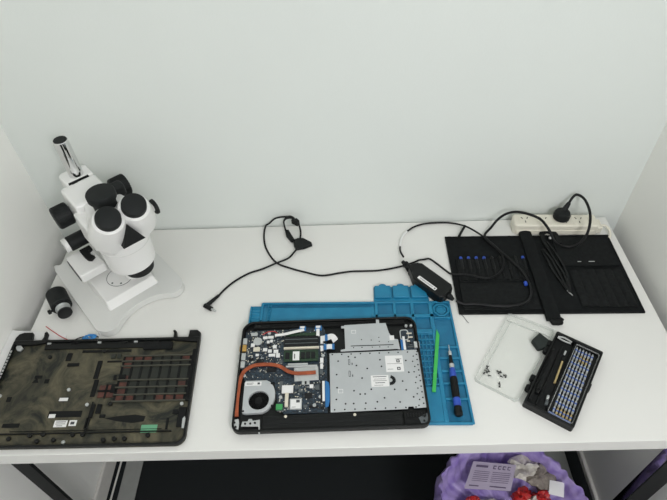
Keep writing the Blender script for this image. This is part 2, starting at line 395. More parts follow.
st = B('sticker', M_paper, fn, 19, 52, -161, -152, z0+9, z0+9.3)
MB().box(22, 36, -155.4, -154.4, z0+9.3, z0+9.4).box(22, 34, -158, -157, z0+9.3, z0+9.4).box(44, 49, -158.5, -154, z0+9.3, z0+9.4).build('print', M_ink, st)
for (x, y) in ((20, -216), (76, -206), (73, -157)): MB().cyl((x, y, z0+6), (0, 0, 1), 3.6, 2.2, b=.3, seg=12).build('screw', M_chip, fn)
# wireless card and its neighbours
wc = B('wireless_card', M_silver, lp, 111, 135, -214, -191, zb, zb+3, .0004)
s1 = B('sticker', M_paper, wc, 113, 133, -212, -193, zb+3, zb+3.3); B('print', M_ink, s1, 124, 131, -200, -194, zb+3.3, zb+3.4); B('print', M_ink, s1, 115, 123, -210, -209, zb+3.3, zb+3.4)
chip('connector', M_paper, 94, 117, -178, -161, 4); chip('connector', M_cream, 101, 108, -208, -178, 4); chip('green_connector', M_greenc, 84, 97, -214, -202, 4)
for y in (-205, -211): chip('connector', M_chipg, 86, 100, y-6, y-4, 3)
# ribbon cables
def ffc(pts, w, par=lp):
    return MB().tube(pts, 1, seg=8, flat=(w, .35)).build('ribbon_cable', M_paper, par)
f1 = ffc([(176, -50, zb+2), (187, -50, zb+6), (199, -49, zb+8), (206, -55, z0+2)], 7)
B('blue_end', M_ffcb, f1, 183, 189, -58, -42, zb+5.5, zb+7)
f2 = ffc([(180, -73, zb+2), (190, -73, zb+6), (200, -73, zb+5)], 6); B('blue_end', M_ffcb, f2, 180, 186, -80, -66, zb+4, zb+6); B('blue_end', M_ffcb, f2, 198, 203, -80, -66, zb+4.2, zb+6.2)
B('ribbon_socket', M_paper, bd, 173, 178, -62, -43, zb, zb+3); B('ribbon_socket', M_paper, bd, 173, 179, -80, -68, zb, zb+3)
B('ribbon_socket', M_paper, bd, 176, 181, -198, -154, zb, zb+4, .0004); B('socket_latch', M_chip, bd, 172.5, 176, -200, -152, zb, zb+3)
MB().prism([(182, -153), (189, -157), (191, -168), (191, -198), (188, -210), (182, -212)], zb+1, zb+3.4).build('ribbon_cable', M_ffcb, lp)
for x0 in (126, 161):
    c_ = B('ribbon_socket', M_ffcb, bd, x0, x0+15, -27, -13, zb, zb+3, .0004); B('ribbon_latch', M_paper, c_, x0+2, x0+12, -21, -16, zb+3, zb+4)
B('ribbon_cable', M_paper, lp, 164, 171, -44, -24, zb+3, zb+4)
MB().tube([(73, -38, zb+4), (95, -37, zb+6), (115, -32, zb+6), (137, -25, zb+3)], 1, seg=8, flat=(3.2, .5)).build('ribbon_cable', M_paper, lp)
MB().tube([(45, -34, zb+2), (58, -28, zb+4), (72, -28, zb+4), (80, -34, zb+2)], .8, seg=6).build('antenna_wire', M_redwire, lp)
for (x, y) in ((178, -92), (14, -134), (92, -186), (60, -30), (172, -188), (160, -206)): MB().cyl((x, y, zb), (0, 0, 1), 2.4, 3.6, b=.3, seg=14).build('mount_screw', M_silver, bd)
# keyboard back plate
kz = z0+4
kp = MB().prism([(192, -88), (378, -86), (381, -95), (381, -219), (356, -220), (355, -216), (345, -216), (344, -221), (192, -223)], kz, kz+1.6).build('keyboard_plate', M_plate, lp, bevel=.0004)
def dot(x, y, r=1.9): MB().prism(circle(x, y, r, 10), kz+1.6, kz+1.75).build('screw_hole', M_chip, kp)
for i in range(10): dot(198+i*20, -91.5, 1.7)
for i in range(9): dot(200+i*20, -218, 1.7)
for i in range(10): dot(376, -98-i*12.5, 1.7); dot(366 if i%2 else 369, -102-i*12.5, 1.6)
for (x, y) in ((210, -108), (206, -140), (232, -98), (246, -100), (248, -120), (258, -150), (298, -108), (340, -160), (355, -140), (322, -178), (345, -180), (358, -196), (330, -206), (300, -196), (285, -204), (262, -186), (252, -186), (240, -178), (204, -196), (222, -206), (262, -206), (206, -170), (275, -176), (238, -206), (330, -122), (352, -112), (270, -128), (300, -124)): dot(x, y)
for (y0, y1) in ((-118, -104), (-146, -132)):
    t_ = MB().ring(rrect(231, 235, y0, y1, 1, 2), rrect(232, 234, y0+1, y1-1, .5, 2), kz+1.6, kz+1.8).box(238, 240, y0, y0+5, kz+1.6, kz+1.8).build('latch_mark', M_ink, kp)
hh = MB()
for a in range(0, 180, 18): hh.T = Matrix.Translation((315, -157, 0)) @ Matrix.Rotation(R(a-90), 4, 'Z') @ Matrix.Translation((8.5, 0, 0)); hh.box(-4, 3, -1.5, 1.3, kz+1.6, kz+1.9)
hh.build('speaker_slots', M_chip, kp)
def label(x0, x1, y0, y1, z, par, lines, sq=None):
    s = B('sticker', M_paper, par, x0, x1, y0, y1, z, z+.3)
    q = MB()
    for (a, b, y, h) in lines: q.box(a, b, y, y+h, z+.3, z+.4)
    if sq:
        for (a, b) in sq: q.ring(rrect(a, a+7, b, b+7, .5, 2), rrect(a+2, a+5, b+2, b+5, .5, 2), z+.3, z+.4)
    q.build('print', M_ink, s); return s
label(309, 346, -138, -99, kz+1.6, kp, [(312, 343, -119, .6), (330, 343, -108, 1), (312, 324, -132, .8)], [(332, -116), (332, -134)])
label(276, 312, -171, -145, kz+1.6, kp, [(280, 308, -149, 1.4), (282, 306, -154, .8), (280, 308, -158, .8), (284, 304, -163, 1.4), (282, 300, -168, .8)])
for (x, y) in ((246, -37), (213, -178)):
    MB().ring(rrect(x-5, x+5, y-4.5, y+4.5, .5, 2), rrect(x-4, x+4, y-3.5, y+3.5, .5, 2), kz+(1.6 if y < -80 else 4.6), kz+(1.8 if y < -80 else 4.8)).build('printed_square', M_paper, kp)
up = MB().prism([(226, -18), (297, -16), (297, -6), (304, -6), (304, -16), (318, -16), (323, -42), (330, -58), (341, -60), (343, -86), (336, -84), (216, -86), (216, -82), (226, -80), (226, -26), (219, -26), (219, -20), (226, -20)], kz+3, kz+4.6).build('drive_bracket', M_plate, lp, bevel=.0005)
q = MB(); [MB().prism(circle(x, y, 1.3, 10), kz+4.6, kz+4.75).build('screw_hole', M_chip, up) for (x, y) in ((262, -58), (283, -60), (300, -54), (300, -64), (320, -66), (244, -78), (262, -78), (284, -78), (300, -78), (318, -79))]
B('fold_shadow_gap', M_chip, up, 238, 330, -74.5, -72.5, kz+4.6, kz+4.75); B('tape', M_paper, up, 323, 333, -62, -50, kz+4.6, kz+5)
# right hand io board
io = MB().prism([(348, -33), (377, -30), (379, -86), (346, -88)], z0+1, z0+3).build('audio_board', M_pcb, lp)
B('ribbon_cable', M_paper, io, 351, 356, -86, -52, z0+6, z0+7); B('ribbon_end', M_ffcb, io, 346, 351, -86, -60, z0+5, z0+6.5); B('audio_jack', M_silver, io, 374, 386, -82, -67, z0+1, z0+8, .0006)
for i in range(8): B('chip', rnd.choice([M_chip, M_cream, M_chipg]), io, 358+rnd.uniform(0, 12), 361+rnd.uniform(0, 12)+3, -44-i*5, -41-i*5, z0+3, z0+4.2)
MB().ring(rrect(347, 366, -60, -32, 6), rrect(349, 364, -58, -34, 5), z0+3, z0+3.6).build('wire_loop', M_silver, io)
for (x, r) in ((363, 3.2), (374, 3)): MB().cyl((x, -22, z0), (0, 0, 1), 5, r, b=.4, seg=16).build('screw', M_silver, lp)
# lower bar
bar = MB().prism([(58, -226), (185, -224), (332, -226), (332, -254), (60, -254)], z0, z0+6).build('speaker_bar', M_blackp, lp, bevel=.0015)
B('groove', M_chip, bar, 62, 330, -243, -241.5, z0+6, z0+6.4); B('groove', M_chip, bar, 62, 330, -234, -233, z0+6, z0+6.4)
MB().cyl((239, -230, z0+6), (0, 0, 1), 1.5, 3, b=.4, seg=14).build('screw', M_cream, bar); MB().cyl((104, -229, z0+6), (0, 0, 1), 1.5, 3, b=.4, seg=14).build('screw', M_cream, bar)
def hinge(pts, slots, m=M_silver):
    h = MB().prism(pts, z0+3, z0+6).build('hinge', m, lp, bevel=.0006)
    for (x, y) in slots: MB().cyl((x, y, z0+6), (0, 0, 1), 1.2, 2.2, seg=12).build('hinge_screw', M_chip, h)
hinge([(-1, -232), (12, -230), (14, -238), (14, -252), (2, -252), (0, -246)], [(5, -238), (8, -247)])
hinge([(20, -236), (30, -236), (32, -231), (38, -231), (40, -235), (54, -233), (56, -262), (53, -262), (52, -247), (18, -246)], [(26, -241), (36, -241), (45, -240)])
dr = B('battery_connector_block', M_blackm, lp, 334, 380, -254, -226, z0, z0+5, .0015)
for i in range(8): B('rib', M_blackp, dr, 336+i*5.5, 339+i*5.5, -238, -229, z0+5, z0+6)
hinge([(362, -240), (381, -230), (382, -250), (366, -252)], [(374, -238), (372, -247)], M_chipg)

# ------------------------------------------------------------------ tools on the mat
sp = MB().prism([(393.5, -100), (398, -84), (401.5, -100), (379, -235), (371, -235)][:5], 9, 11)
sp = MB(); sp.hull([(x, y, z) for (x, y) in ((394, -98), (397.5, -82), (402, -98), (377, -237), (369.5, -236)) for z in (8.4, 11)])
spo = sp.build('spudger', M_green, bevel=.0005); spo.location = (.5384, -.2674, H); spo.rotation_euler.z = R(-1.28)
tag(spo, 'bright green plastic prying stick lying on the blue mat', 'pry tool')
sd = thing('screwdriver', 'slim screwdriver with blue and black grip lying on the blue mat', 'screwdriver', (.5384, -.2674, H), R(-1.28))
S = (418, -126, 14); E_ = (415, -290, 16); ax = Vector(E_)-Vector(S); Ls = ax.length
def along(a, prof, name, m, **k): return MB().lathe(Vector(S)+ax.normalized()*a, ax, prof, 20).build(name, m, sd, **k)
along(0, [(0, .8), (14, 1), (22, 2.0)], 'bit', M_steel)
along(16, [(0, 2.4), (1, 3.4), (10, 3.8), (11, 3)], 'chuck', M_silver)
along(26, [(0, 3), (22, 4.6)], 'neck', M_blackp)
along(48, [(0, 4.4), (1, 5.4), (5, 5.4), (6, 4.8), (10, 4.8), (10.5, 5)], 'collar', M_silver)
along(58, [(0, 4.6), (3, 6.2), (16, 7), (22, 7)], 'front_grip', M_blue)
along(80, [(0, 7), (4, 7.6), (20, 8), (40, 7.8), (48, 7.2)], 'handle', M_blackm)
along(128, [(0, 7.2), (4, 8), (14, 7.8), (18, 6.4)], 'rear_grip', M_blue)
along(145, [(0, 6), (2, 7.8), (14, 8.6), (19, 7.8), (21, 5)], 'swivel_cap', M_blackp)

# ------------------------------------------------------------------ bottom cover
cv = thing('laptop_bottom_cover', 'dark smeared laptop underside cover lying inside up at front left', 'laptop cover', (-.008, -.3428, H), R(-1.03))
def SH(x, y): return (x-12*(1-(x/412))*0-0*y + (-y)*(.052), y+ (x/412)*6)
def shp(pts): return [SH(x, y) for x, y in pts]
def dens(pts, n=6):
    out = []
    for i in range(len(pts)):
        a = pts[i]; b = pts[(i+1)%len(pts)]
        for k in range(n): out.append((a[0]+(b[0]-a[0])*k/n, a[1]+(b[1]-a[1])*k/n))
    return out
co = rrect(-11, 411, -266, -18, [4, 4, 24, 20], 6)
ci = rrect(-6, 406, -261, -23, [3, 3, 20, 16], 6)
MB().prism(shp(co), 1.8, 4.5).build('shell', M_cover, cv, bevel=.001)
MB().ring(shp(co), shp(ci), 4, 13).build('rim', M_rim, cv, bevel=.0015)
def cbox(name, m, x0, x1, y0, y1, za, zb_, par=cv, bevel=0): return MB().prism(shp([(x0, y0), (x1, y0), (x1, y1), (x0, y1)]), za, zb_).build(name, m, par, bevel=bevel)
# hinge horns
MB().prism(shp([(-11, -30), (-11, -10), (-6, 0), (4, 4), (24, 4), (27, -8), (27, -18), (50, -19), (53, -10), (51, 2), (55, 6), (59, 2), (60, -24), (40, -28)]), 2, 12).build('hinge_horn', M_rim, cv, bevel=.0015)
MB().prism(shp([(350, -24), (349, -4), (346, 0), (350, 3), (355, -2), (358, -18), (383, -18), (384, -4), (384, 1), (402, 1), (410, -6), (411, -30)]), 2, 12).build('hinge_horn', M_rim, cv, bevel=.0015)
cbox('back_channel', M_rim, 62, 345, -40, -24, 4, 8, bevel=.001)
for x in (66, 120, 130, 180, 232, 240, 262, 310): cbox('clip', M_silver if x in (66, 180, 262) else M_blackp, x, x+8, -28, -24, 8, 10)
cbox('port_block', M_blackm, 286, 350, -46, -28, 4, 10, bevel=.001)
# ventilation grid
gx0, gx1, gy0, gy1 = 250, 396, -172, -62
nx, ny = 7, 7
cb = cbox('grille', M_dgrey, gx0, gx1, gy0, gy1, 4.5, 5)
red = [(0, 0), (1, 0), (2, 0), (0, 1), (0, 3), (0, 4), (0, 5), (0, 6), (1, 6), (5, 6), (4, 6), (6, 6), (6, 4), (6, 0)]
for (i, j) in red:
    w = (gx1-gx0)/nx; h = (gy1-gy0)/ny
    cbox('grille_mesh', M_red, gx0+i*w+1, gx0+(i+1)*w-4, gy1-(j+1)*h+2, gy1-j*h-1, 5, 5.6, par=cb)
rb = MB()
for i in range(nx+1): x = gx0+i*(gx1-gx0)/nx; rb.prism(shp([(x-3, gy0), (x+1.5, gy0), (x+1.5, gy1), (x-3, gy1)]), 4.6, 7)
rb.build('grille_bar', M_blackm, cv)
for j, y in enumerate((-63, -76, -88, -122, -139, -156, -171)): cbox('grille_rib', M_rib, gx0-4, gx1+2, y-1.1, y+1.1, 4.6, 10)
for (x0, x1, y0, y1) in ((212, 226, -160, -132), (230, 244, -160, -132)): cbox('grille_mesh', M_red, x0, x1, y0, y1, 4.5, 6)
cbox('rib', M_blackm, 210, 247, -148, -144, 5, 8); cbox('rib', M_blackm, 226, 229, -162, -130, 5, 8)
for (x0, x1) in ((218, 228), (232, 240)): cbox('grille_mesh', M_dgrey, x0, x1, -66, -56, 4.5, 7)
# black patches, posts and walls
for (x0, x1, y0, y1, h) in ((192, 202, -116, -72, 7), (196, 206, -158, -118, 6), (206, 214, -205, -176, 9), (203, 211, -228, -205, 8), (121, 190, -202, -188, 5.2), (126, 152, -84, -76, 6.5), (118, 130, -70, -50, 6), (64, 80, -112, -105, 6.5), (35, 70, -222, -213, 5.2), (14, 26, -220, -208, 5.5),
    (236, 250, -150, -130, 7), (218, 228, -196, -176, 8), (228, 240, -205, -198, 7), (250, 262, -118, -108, 8), (236, 242, -120, -108, 7), (388, 404, -228, -186, 8), (376, 388, -200, -190, 7), (366, 371, -232, -208, 6), (150, 260, -50, -44, 6.5), (398, 406, -172, -48, 9), (22, 32, -165, -154, 5.5), (212, 262, -76, -72, 6), (88, 98, -124, -114, 5.6)):
    cbox('moulded_block', M_blackm, x0, x1, y0, y1, 4.5, h, bevel=.0008)
MB().prism(shp([(62, -122), (76, -122), (69, -108)]), 4.5, 5).build('moulded_triangle', M_blackm, cv)
MB().prism(shp([(240, -206), (262, -202), (300, -199), (322, -203), (320, -214), (296, -217), (262, -212)]), 4.5, 4.9).build('glossy_patch', M_blackm, cv)
cbox('wall_rib', M_rim, 0, 380, -237, -235, 4.5, 8); cbox('wall_rib', M_rim, 206, 208, -235, -170, 4.5, 8); cbox('wall_rib', M_rim, 55, 360, -231, -230, 4.5, 6)
for (x, y, m) in ((100, -240, 0), (118, -252, 0), (126, -238, 0), (185, -240, 0), (205, -240, 0), (249, -252, 0), (20, -240, 0), (60, -246, 0), (171, -255, 1), (290, -250, 0), (335, -244, 0), (148, -141, 1), (6, -152, 1), (196, -176, 1), (244, -176, 0), (392, -178, 1), (200, -48, 0), (270, -250, 0), (150, -250, 0), (82, -60, 0)):
    MB().cyl((*SH(x, y), 4.5), (0, 0, 1), 4 if m else 5, 3.6 if m else 4.4, b=.5, seg=14).build('screw_post', M_silver if m else M_rim, cv)
mtl = MB(); mtl.prism(shp([(400, -232), (405, -232), (406, -214), (403, -206), (399, -212)]), 8.2, 9.4).build('metal_clip', M_silver, cv, bevel=.0004)
MB().prism(shp([(-2, -24), (8, -30), (14, -36), (10, -44), (2, -42), (-3, -34)]), 5, 9).build('metal_clip', M_silver, cv, bevel=.0006)
for i in range(9): cbox('port_tooth', M_silver, -8.5, -5, -50-i*8, -45-i*8, 12.2, 13.8)
def clabel(x0, x1, y0, y1, m, lines=()):
    s = cbox('sticker', m, x0, x1, y0, y1, 5.3, 5.8); s['label'] = 'pale green sticker' if m is M_glabel else 'small white sticker'
    if lines:
        q = MB(); [q.prism(shp([(a, y), (b, y), (b, y+h), (a, y+h)]), 5.8, 5.9) for (a, b, y, h) in lines]; q.build('print', M_ink, s)
clabel(140, 166, -223, -209, M_paper, [(143, 163, -213, 1.6), (143, 163, -217, 1.2), (146, 158, -221, 1.2)]); clabel(170, 185, -221, -209, M_paper, [(173, 181, -218, 6)])
clabel(124, 137, -203, -195, M_paper); clabel(134, 152, -166, -159, M_paper); clabel(318, 350, -238, -222, M_glabel)

tag(MB().prism([(-44, -324), (30, -331), (90, -340), (100, -520), (-38, -600), (-44, -560)], 0, 1.2).build('paper_sheet', M_paper, loc=(0, 0, H)), 'plain white sheet lying under the dark cover and overhanging the desk edge', 'sheet of paper')
rw = MB().tube([(33, -316, 2), (60, -334, 2), (82, -348, 3), (110, -362, 3), (120, -372, 2)], .9, seg=8).build('red_wire', M_redwire, loc=(0, 0, H)); tag(rw, 'thin red wire poking out from behind the dark cover', 'wire')
bw = thing('blue_wire_bundle', 'bright blue coil of wire lying behind the dark laptop cover', 'wire', (.158, -.352, H))
MB().tube([(-48, -13, 2), (-40, -2, 3), (-20, 4, 4), (-2, 4, 5), (10, 0, 5)], 1.2, seg=8).build('lead', M_cable, bw)
cl = MB()
for i in range(7):
    a = i*.9; cl.tube([(-16+i*2+10*math.cos(a+t), -1+6*math.sin(a+t), 4+i*.8+math.sin(t*2)) for t in [k*.7 for k in range(8)]], 1.6, seg=8)
cl.build('coil', M_bluewire, bw)

# ------------------------------------------------------------------ microscope
ms = thing('stereo_microscope', 'white stereo microscope with black eyepieces and chrome post at back left', 'microscope', (.1665, -.177, H), R(41.8))
bo = [(-92, 132), (-107, 118), (-111, -104), (-108, -128), (-98, -142), (-84, -149), (-72, -147), (-60, -138), (-45, -130), (-25, -123), (0, -120), (25, -123), (45, -130), (62, -142), (76, -151), (92, -150), (104, -141), (110, -126), (111, -100), (107, 118), (92, 132)]
ob = [tuple(v)[:2] for v in smooth([(x, y, 0) for x, y in bo]+[(bo[0][0], bo[0][1], 0)], 3)[:-1]]
MB().prism(ob, 1.5, 20).build('base', M_enamel2, ms, bevel=.004, bseg=4)
pl = MB(); pl.hull([(x, y, z) for (x, y, z) in ((-64, -96, 19), (64, -96, 19), (66, 126, 19), (-66, 126, 19), (-61, -84, 40), (61, -84, 40), (60, 122, 40), (-60, 122, 40))]); pl.build('base_plateau', M_enamel, ms, bevel=.003, bseg=3)
dsk = MB().prism(circle(0, -32, 30, 40), 39.5, 41).build('stage_disc', M_enamel, ms, bevel=.0005)
MB().ring(circle(0, -32, 31.4, 40), circle(0, -32, 30.4, 40), 39.8, 40.6).build('disc_gap', M_ink, dsk)
for a in (200, 250, 320): MB().cyl((25*math.cos(R(a)), -32+25*math.sin(R(a)), 40.8), (0, 0, 1), 1, 2.4, seg=12).build('disc_screw', M_chipg, dsk)
PX, PY = 34, 96
MB().cyl((PX, PY, 36), (0, 0, 1), 318, 16, seg=40, b=1.5).build('post', M_chrome, ms)
MB().cyl((PX, PY, 354), (0, 0, 1), 2, 14.2, seg=32, b=.6).build('post_cap', M_rubber, ms)
MB().cyl((PX, PY, 38), (0, 0, 1), 18, 28, 25, seg=32, b=2).build('post_collar', M_enamel, ms)
ar = MB(); ar.hull([(x, y, z) for (x, y) in ((0, 74), (64, 74), (64, 118), (52, 126), (12, 126), (0, 118)) for z in (190, 262)]); ar.build('post_clamp', M_enamel, ms, bevel=.005, bseg=3)
MB().prism([(6, 74.3), (52, 74.3), (52, 68), (42, 68), (42, 71.5), (24, 71.5), (24, 66), (12, 66), (12, 71), (6, 71)], 200, 263).build('clamp_slot', M_blackm, ms)
fb = MB().box(-17, 66, -14, 72, 150, 261.5).build('focus_block', M_enamel, ms, bevel=.007, bseg=3)
MB().box(-26, 58, -66, 0, 168, 243).build('arm', M_enamel, ms, bevel=.006, bseg=3)
def knob(x0, x1, y, z, r, nm='focus_knob', par=ms):
    k = MB().lathe((x0, y, z), (1, 0, 0), [(0, r-3), (2, r), (x1-x0-2, r), (x1-x0, r-3)], 40).build(nm, M_rubber, par)
    g = MB()
    for i in range(40):
        a = 2*PI*i/40; g.T = Matrix.Translation((0, y, z)) @ Matrix.Rotation(a, 4, 'X'); g.box(x0+4, x1-4, -.7, .7, r-.4, r+.6)
    g.build('knurling', M_rubber, k); return k
knob(-56, -20, 56, 206, 26); MB().cyl((-18, 56, 208), (1, 0, 0), 104, 12).build('focus_shaft', M_silver, ms)
knob(84, 122, 56, 208, 26)
# lower rack: knob, white cap, white box
lk = MB().lathe((-54, 88, 100), (1, 0, 0), [(0, 16), (2, 19), (44, 19), (47, 16)], 36).build('tension_knob', M_rubber, ms)
MB().lathe((-64, 88, 100), (1, 0, 0), [(0, 16), (1.5, 18), (10, 18)], 32).build('knob_end', M_enamel, lk)
MB().cyl((-10, 88, 100), (1, 0, 0), 40, 11).build('knob_shaft', M_blackm, ms)
bx = MB().box(-76, -14, -14, 70, 60, 84).build('lamp_box', M_enamel, ms, bevel=.003)
MB().prism([(-42, 62), (-16, 62), (-16, 46), (-26, 42), (-26, 28), (-22, 18), (-34, 12), (-40, 20), (-42, 34)], 84, 92).build('box_lever', M_blackm, bx, bevel=.001)
MB().box(-77.5, -76, -8, 60, 64, 80).build('box_side_plate', M_ink, bx)
# optical head
QX, QY = 31, -66
MB().lathe((QX, QY, 290), (0, 0, 1), [(-30, 24), (0, 24), (2, 29), (4, 30), (16, 30), (18.5, 28.5), (19, 26)], 44).build('top_cap', M_rubber, ms)
MB().box(QX+16, QX+60, -38, -10, 248, 280).build('rear_prism_cover', M_rubber, ms, bevel=.008, bseg=4)
MB().lathe((QX+5, QY, 0), (0, 0, 1), [(102, 49), (106, 54), (158, 56), (176, 57), (192, 57)], 56).build('body_barrel', M_enamel, ms)
MB().ring(circle(QX+5, QY, 57.4, 56), circle(QX+5, QY, 50, 56), 168, 169.2).build('barrel_seam', M_enamel2, ms)
hd = MB(); hd.hull([(QX+x, y, z) for (x, y, z) in ((-46, -112, 180), (56, -112, 180), (-50, -40, 180), (60, -40, 180), (-34, -10, 190), (44, -10, 190), (-44, -122, 200), (54, -122, 200), (-48, -60, 250), (56, -60, 250), (-30, -96, 262), (40, -96, 262), (-30, -14, 262), (40, -14, 262))])
hd.build('prism_housing', M_enamel, ms, bevel=.009, bseg=4)
MB().lathe((QX+10, QY-12, 0), (0, 0, 1), [(76, 28), (78, 33), (92, 36), (112, 36)], 40).build('objective_ring', M_rubber, ms)
MB().lathe((QX-2, QY-2, 0), (0, 0, 1), [(62, 20), (64, 24), (90, 25)], 36).build('auxiliary_lens', M_enamel, ms)
MB().cyl((QX-2, QY-2, 61), (0, 0, 1), 2, 20).build('lens_glass', M_chip, ms)
back = Vector((0, .50, -.866))
for ex in (12, 69):
    e0 = Vector((ex, -131, 294))
    t_ = MB().lathe(e0, back, [(15, 27), (17, 31), (50, 41), (86, 45)], 44).build('eyepiece_tube', M_enamel, ms)
    MB().lathe(e0, back, [(0, 23), (.8, 24.6), (2, 25), (15, 25.5), (16, 24)], 44).build('eyecup', M_rubber, t_)
# nameplate between the tubes
npz = MB(); A_, B_, C_ = Vector((38, -136, 262)), Vector((58, -157, 224)), Vector((9, -156, 224)); nn = (B_-A_).cross(C_-A_).normalized()
if nn.y > 0: nn = -nn
npz.hull([tuple(v+nn*t) for v in (A_, B_, C_) for t in (0, 6)]+[(40, -100, 235), (55, -105, 205), (15, -105, 205)])
npo = npz.build('nameplate', M_blackm, ms, bevel=.0008)
cen = (A_+B_+C_)/3+nn*6.2+Vector((0, 0, -8)) - nn*0
lg = MB(); lg.lathe(cen, nn, [(-.6, 3.6), (.5, 3.6), (.5, 2.2), (-.6, 2.2)], 20, cap=False); lg.build('logo_ring', M_paper, npo)
MB().lathe((118, -82, 222), (1, 0, 0), [(0, 16), (2, 18), (7, 18), (8, 16)], 36).build('zoom_knob', M_rubber, ms)
MB().cyl((80, -82, 222), (1, 0, 0), 39, 9).build('zoom_shaft', M_enamel, ms)

# spare eyepiece on the desk
ep = thing('microscope_camera_tube', 'black cylinder with silver collar lying beside the microscope base', 'lens tube', (.0395, -.239, H+.0238), 0)
d_ = Vector((.58, -.81, 0)).normalized()
MB().lathe((0, 0, 0), d_, [(-6, 20), (-3, 23), (44, 23), (46, 20)], 40).build('barrel', M_rubber, ep)
MB().lathe(d_*45, d_, [(0, 19), (1, 19.5), (4, 19), (5, 15)], 36).build('collar', M_blackp, ep)
MB().lathe(d_*49, d_, [(0, 16), (1, 16.5), (4, 16.5), (5, 15), (16, 15)], 36).build('silver_sleeve', M_silver, ep)
MB().lathe(d_*65, d_, [(0, 15.5), (2, 16), (6, 16), (7, 13)], 36).build('lens_cap', M_chip, ep)
s_ = Vector((-.81, -.58, 0)).normalized()
MB().lathe(d_*44+s_*19, s_, [(0, 3), (6, 3), (6.5, 5.5), (12, 5.5), (13, 4)], 20).build('thumb_screw', M_blackm, ep)

# ------------------------------------------------------------------ tool roll
rl_ = thing('tool_roll', 'black canvas tool roll lying open at the back right of the desk', 'tool roll', (1.0029, -.0573, H), R(-1.3))
def wav(x0, x1, y0, y1, z, f, nx=60, ny=30, t=2):
    m = MB(); vs = []; 
    for j in range(ny+1):
        for i in range(nx+1):
            x = x0+(x1-x0)*i/nx; y = y0+(y1-y0)*j/ny; vs.append((x, y, z+f(x, y, i/nx, j/ny)))
    n = len(vs); vs += [(v[0], v[1], z-t if z-t > .2 else .2) for v in vs]
    fs = [(j*(nx+1)+i, j*(nx+1)+i+1, (j+1)*(nx+1)+i+1, (j+1)*(nx+1)+i) for j in range(ny) for i in range(nx)]
    fs += [tuple(n+k for k in q[::-1]) for q in fs]
    bord = [i for i in range(nx)]+[j*(nx+1)+nx for j in range(ny)]+[ny*(nx+1)+nx-i for i in range(nx)]+[(ny-j)*(nx+1) for j in range(ny)]
    fs += [(bord[k], bord[(k+1)%len(bord)], n+bord[(k+1)%len(bord)], n+bord[k])[::-1] for k in range(len(bord))]
    m.add(vs, fs); return m
wav(-3, 419, -256, -4, 3.2, lambda x, y, u, v: .8*math.sin(x*.05)*math.sin(y*.04)+.4*math.sin(x*.13+y*.07)+(1.2*max(0, 1-abs(y+4)/10)*math.sin(x*.2)), 80, 40, 3).build('sheet', M_fabric, rl_)
for (q) in [((-3, 419, -8, -5)), ((-3, 419, -256, -253))]: B('binding', M_fabric2, rl_, q[0], q[1], q[2], q[3], 2.6, 5.4, .0008)
for (a, b) in ((-4, -1), (416.5, 419.5)): B('binding', M_fabric2, rl_, a, b, -256, -5, 2.6, 5.2, .0008)
wav(12, 184, -158, -90, 6.6, lambda x, y, u, v: 4.6*abs(math.sin((x-15)*PI/20.5))**.8*(1-.7*v*0)-1.5*(1-v), 100, 16, 3).build('slot_pockets', M_fabric2, rl_)
wav(10, 186, -246, -162, 7, lambda x, y, u, v: 1.8*math.sin(u*PI)*math.sin(v*PI)+.7*math.sin(x*.07+y*.15), 50, 24, 3.5).build('lower_pocket', M_fabric2, rl_)
B('pocket_hem', M_fabric, rl_, 10, 186, -165, -161, 6.4, 10.4, .001)
wav(270, 408, -112, -16, 6.4, lambda x, y, u, v: 1.2*math.sin(u*PI*2)*math.sin(v*PI), 40, 24, 3).build('zip_pocket', M_fabric2, rl_)
wav(282, 408, -240, -128, 6.6, lambda x, y, u, v: 3.2*abs(math.sin((x-282)*PI/21))**.8-1.2*(1-v)+1.2*math.sin(y*.05), 100, 20, 3).build('slot_pockets', M_fabric2, rl_)
B('pocket_hem', M_fabric, rl_, 268, 408, -116, -111, 6.4, 9.6, .001)
for (a, b) in ((311, 320), (338, 353)): B('zip_pull', M_steel, rl_, a, b, -103, -101, 8.4, 9.6, .0004)
wav(190, 221, -278, 2, 12, lambda x, y, u, v: 3.4*math.sin(u*PI)+1.1*math.sin(y*.06+x*.02), 12, 60, 9).build('spine_strap', M_fabric, rl_, bevel=0)
MB().ball((206, 4, 9), 17, 20, (1, .5, .5)).build('strap_end', M_fabric, rl_)
sb = MB(); sb.prism([(196, -276), (222, -272), (228, -279), (221, -283), (224, -288), (214, -290), (200, -289)], 2, 12); sb.build('buckle', M_blackm, rl_, bevel=.0015)
# drivers in the row of slots
colors = 0
for i in range(9):
    x = 25+i*19.4
    if i == 8: x = 180
    t = thing('precision_screwdriver', '', 'screwdriver', (.0, 0, 0), 0, 'screwdrivers tucked in the slots of the tool roll')
    t.matrix_world = Matrix.Translation((1.0029, -.0573, H)) @ Matrix.Rotation(R(-1.3), 4, 'Z') @ Matrix.Translation((x*.001, -.084, .0086))
    t['label'] = ['blue-ended screwdriver in the leftmost slot of the tool roll', 'blue-ended screwdriver in the second slot from the left of the tool roll', 'blue-ended screwdriver in the third slot from the left of the tool roll',
                  'dim blue screwdriver in the fourth slot from the left of the tool roll', 'black screwdriver in the middle slot of the tool roll', 'black screwdriver right of the middle slot of the tool roll', 'black screwdriver third from the spine strap of the tool roll',
                  'black screwdriver second from the spine strap of the tool roll', 'bright blue-ended screwdriver in the slot nearest the spine strap'][i]
    MB().lathe((0, 2, 0), (0, -1, 0), [(0, 2.6), (1.5, 3.8), (6, 4)] + [(9, 3.8)], 14).build('cap', M_blue if i in (0, 1, 2, 3, 8) else M_blackp, t)
    MB().lathe((0, -7, 0), (0, -1, 0), [(0, 3.6), (30, 3.6), (34, 2), (58, 1)], 14).build('shaft', M_blackp, t)
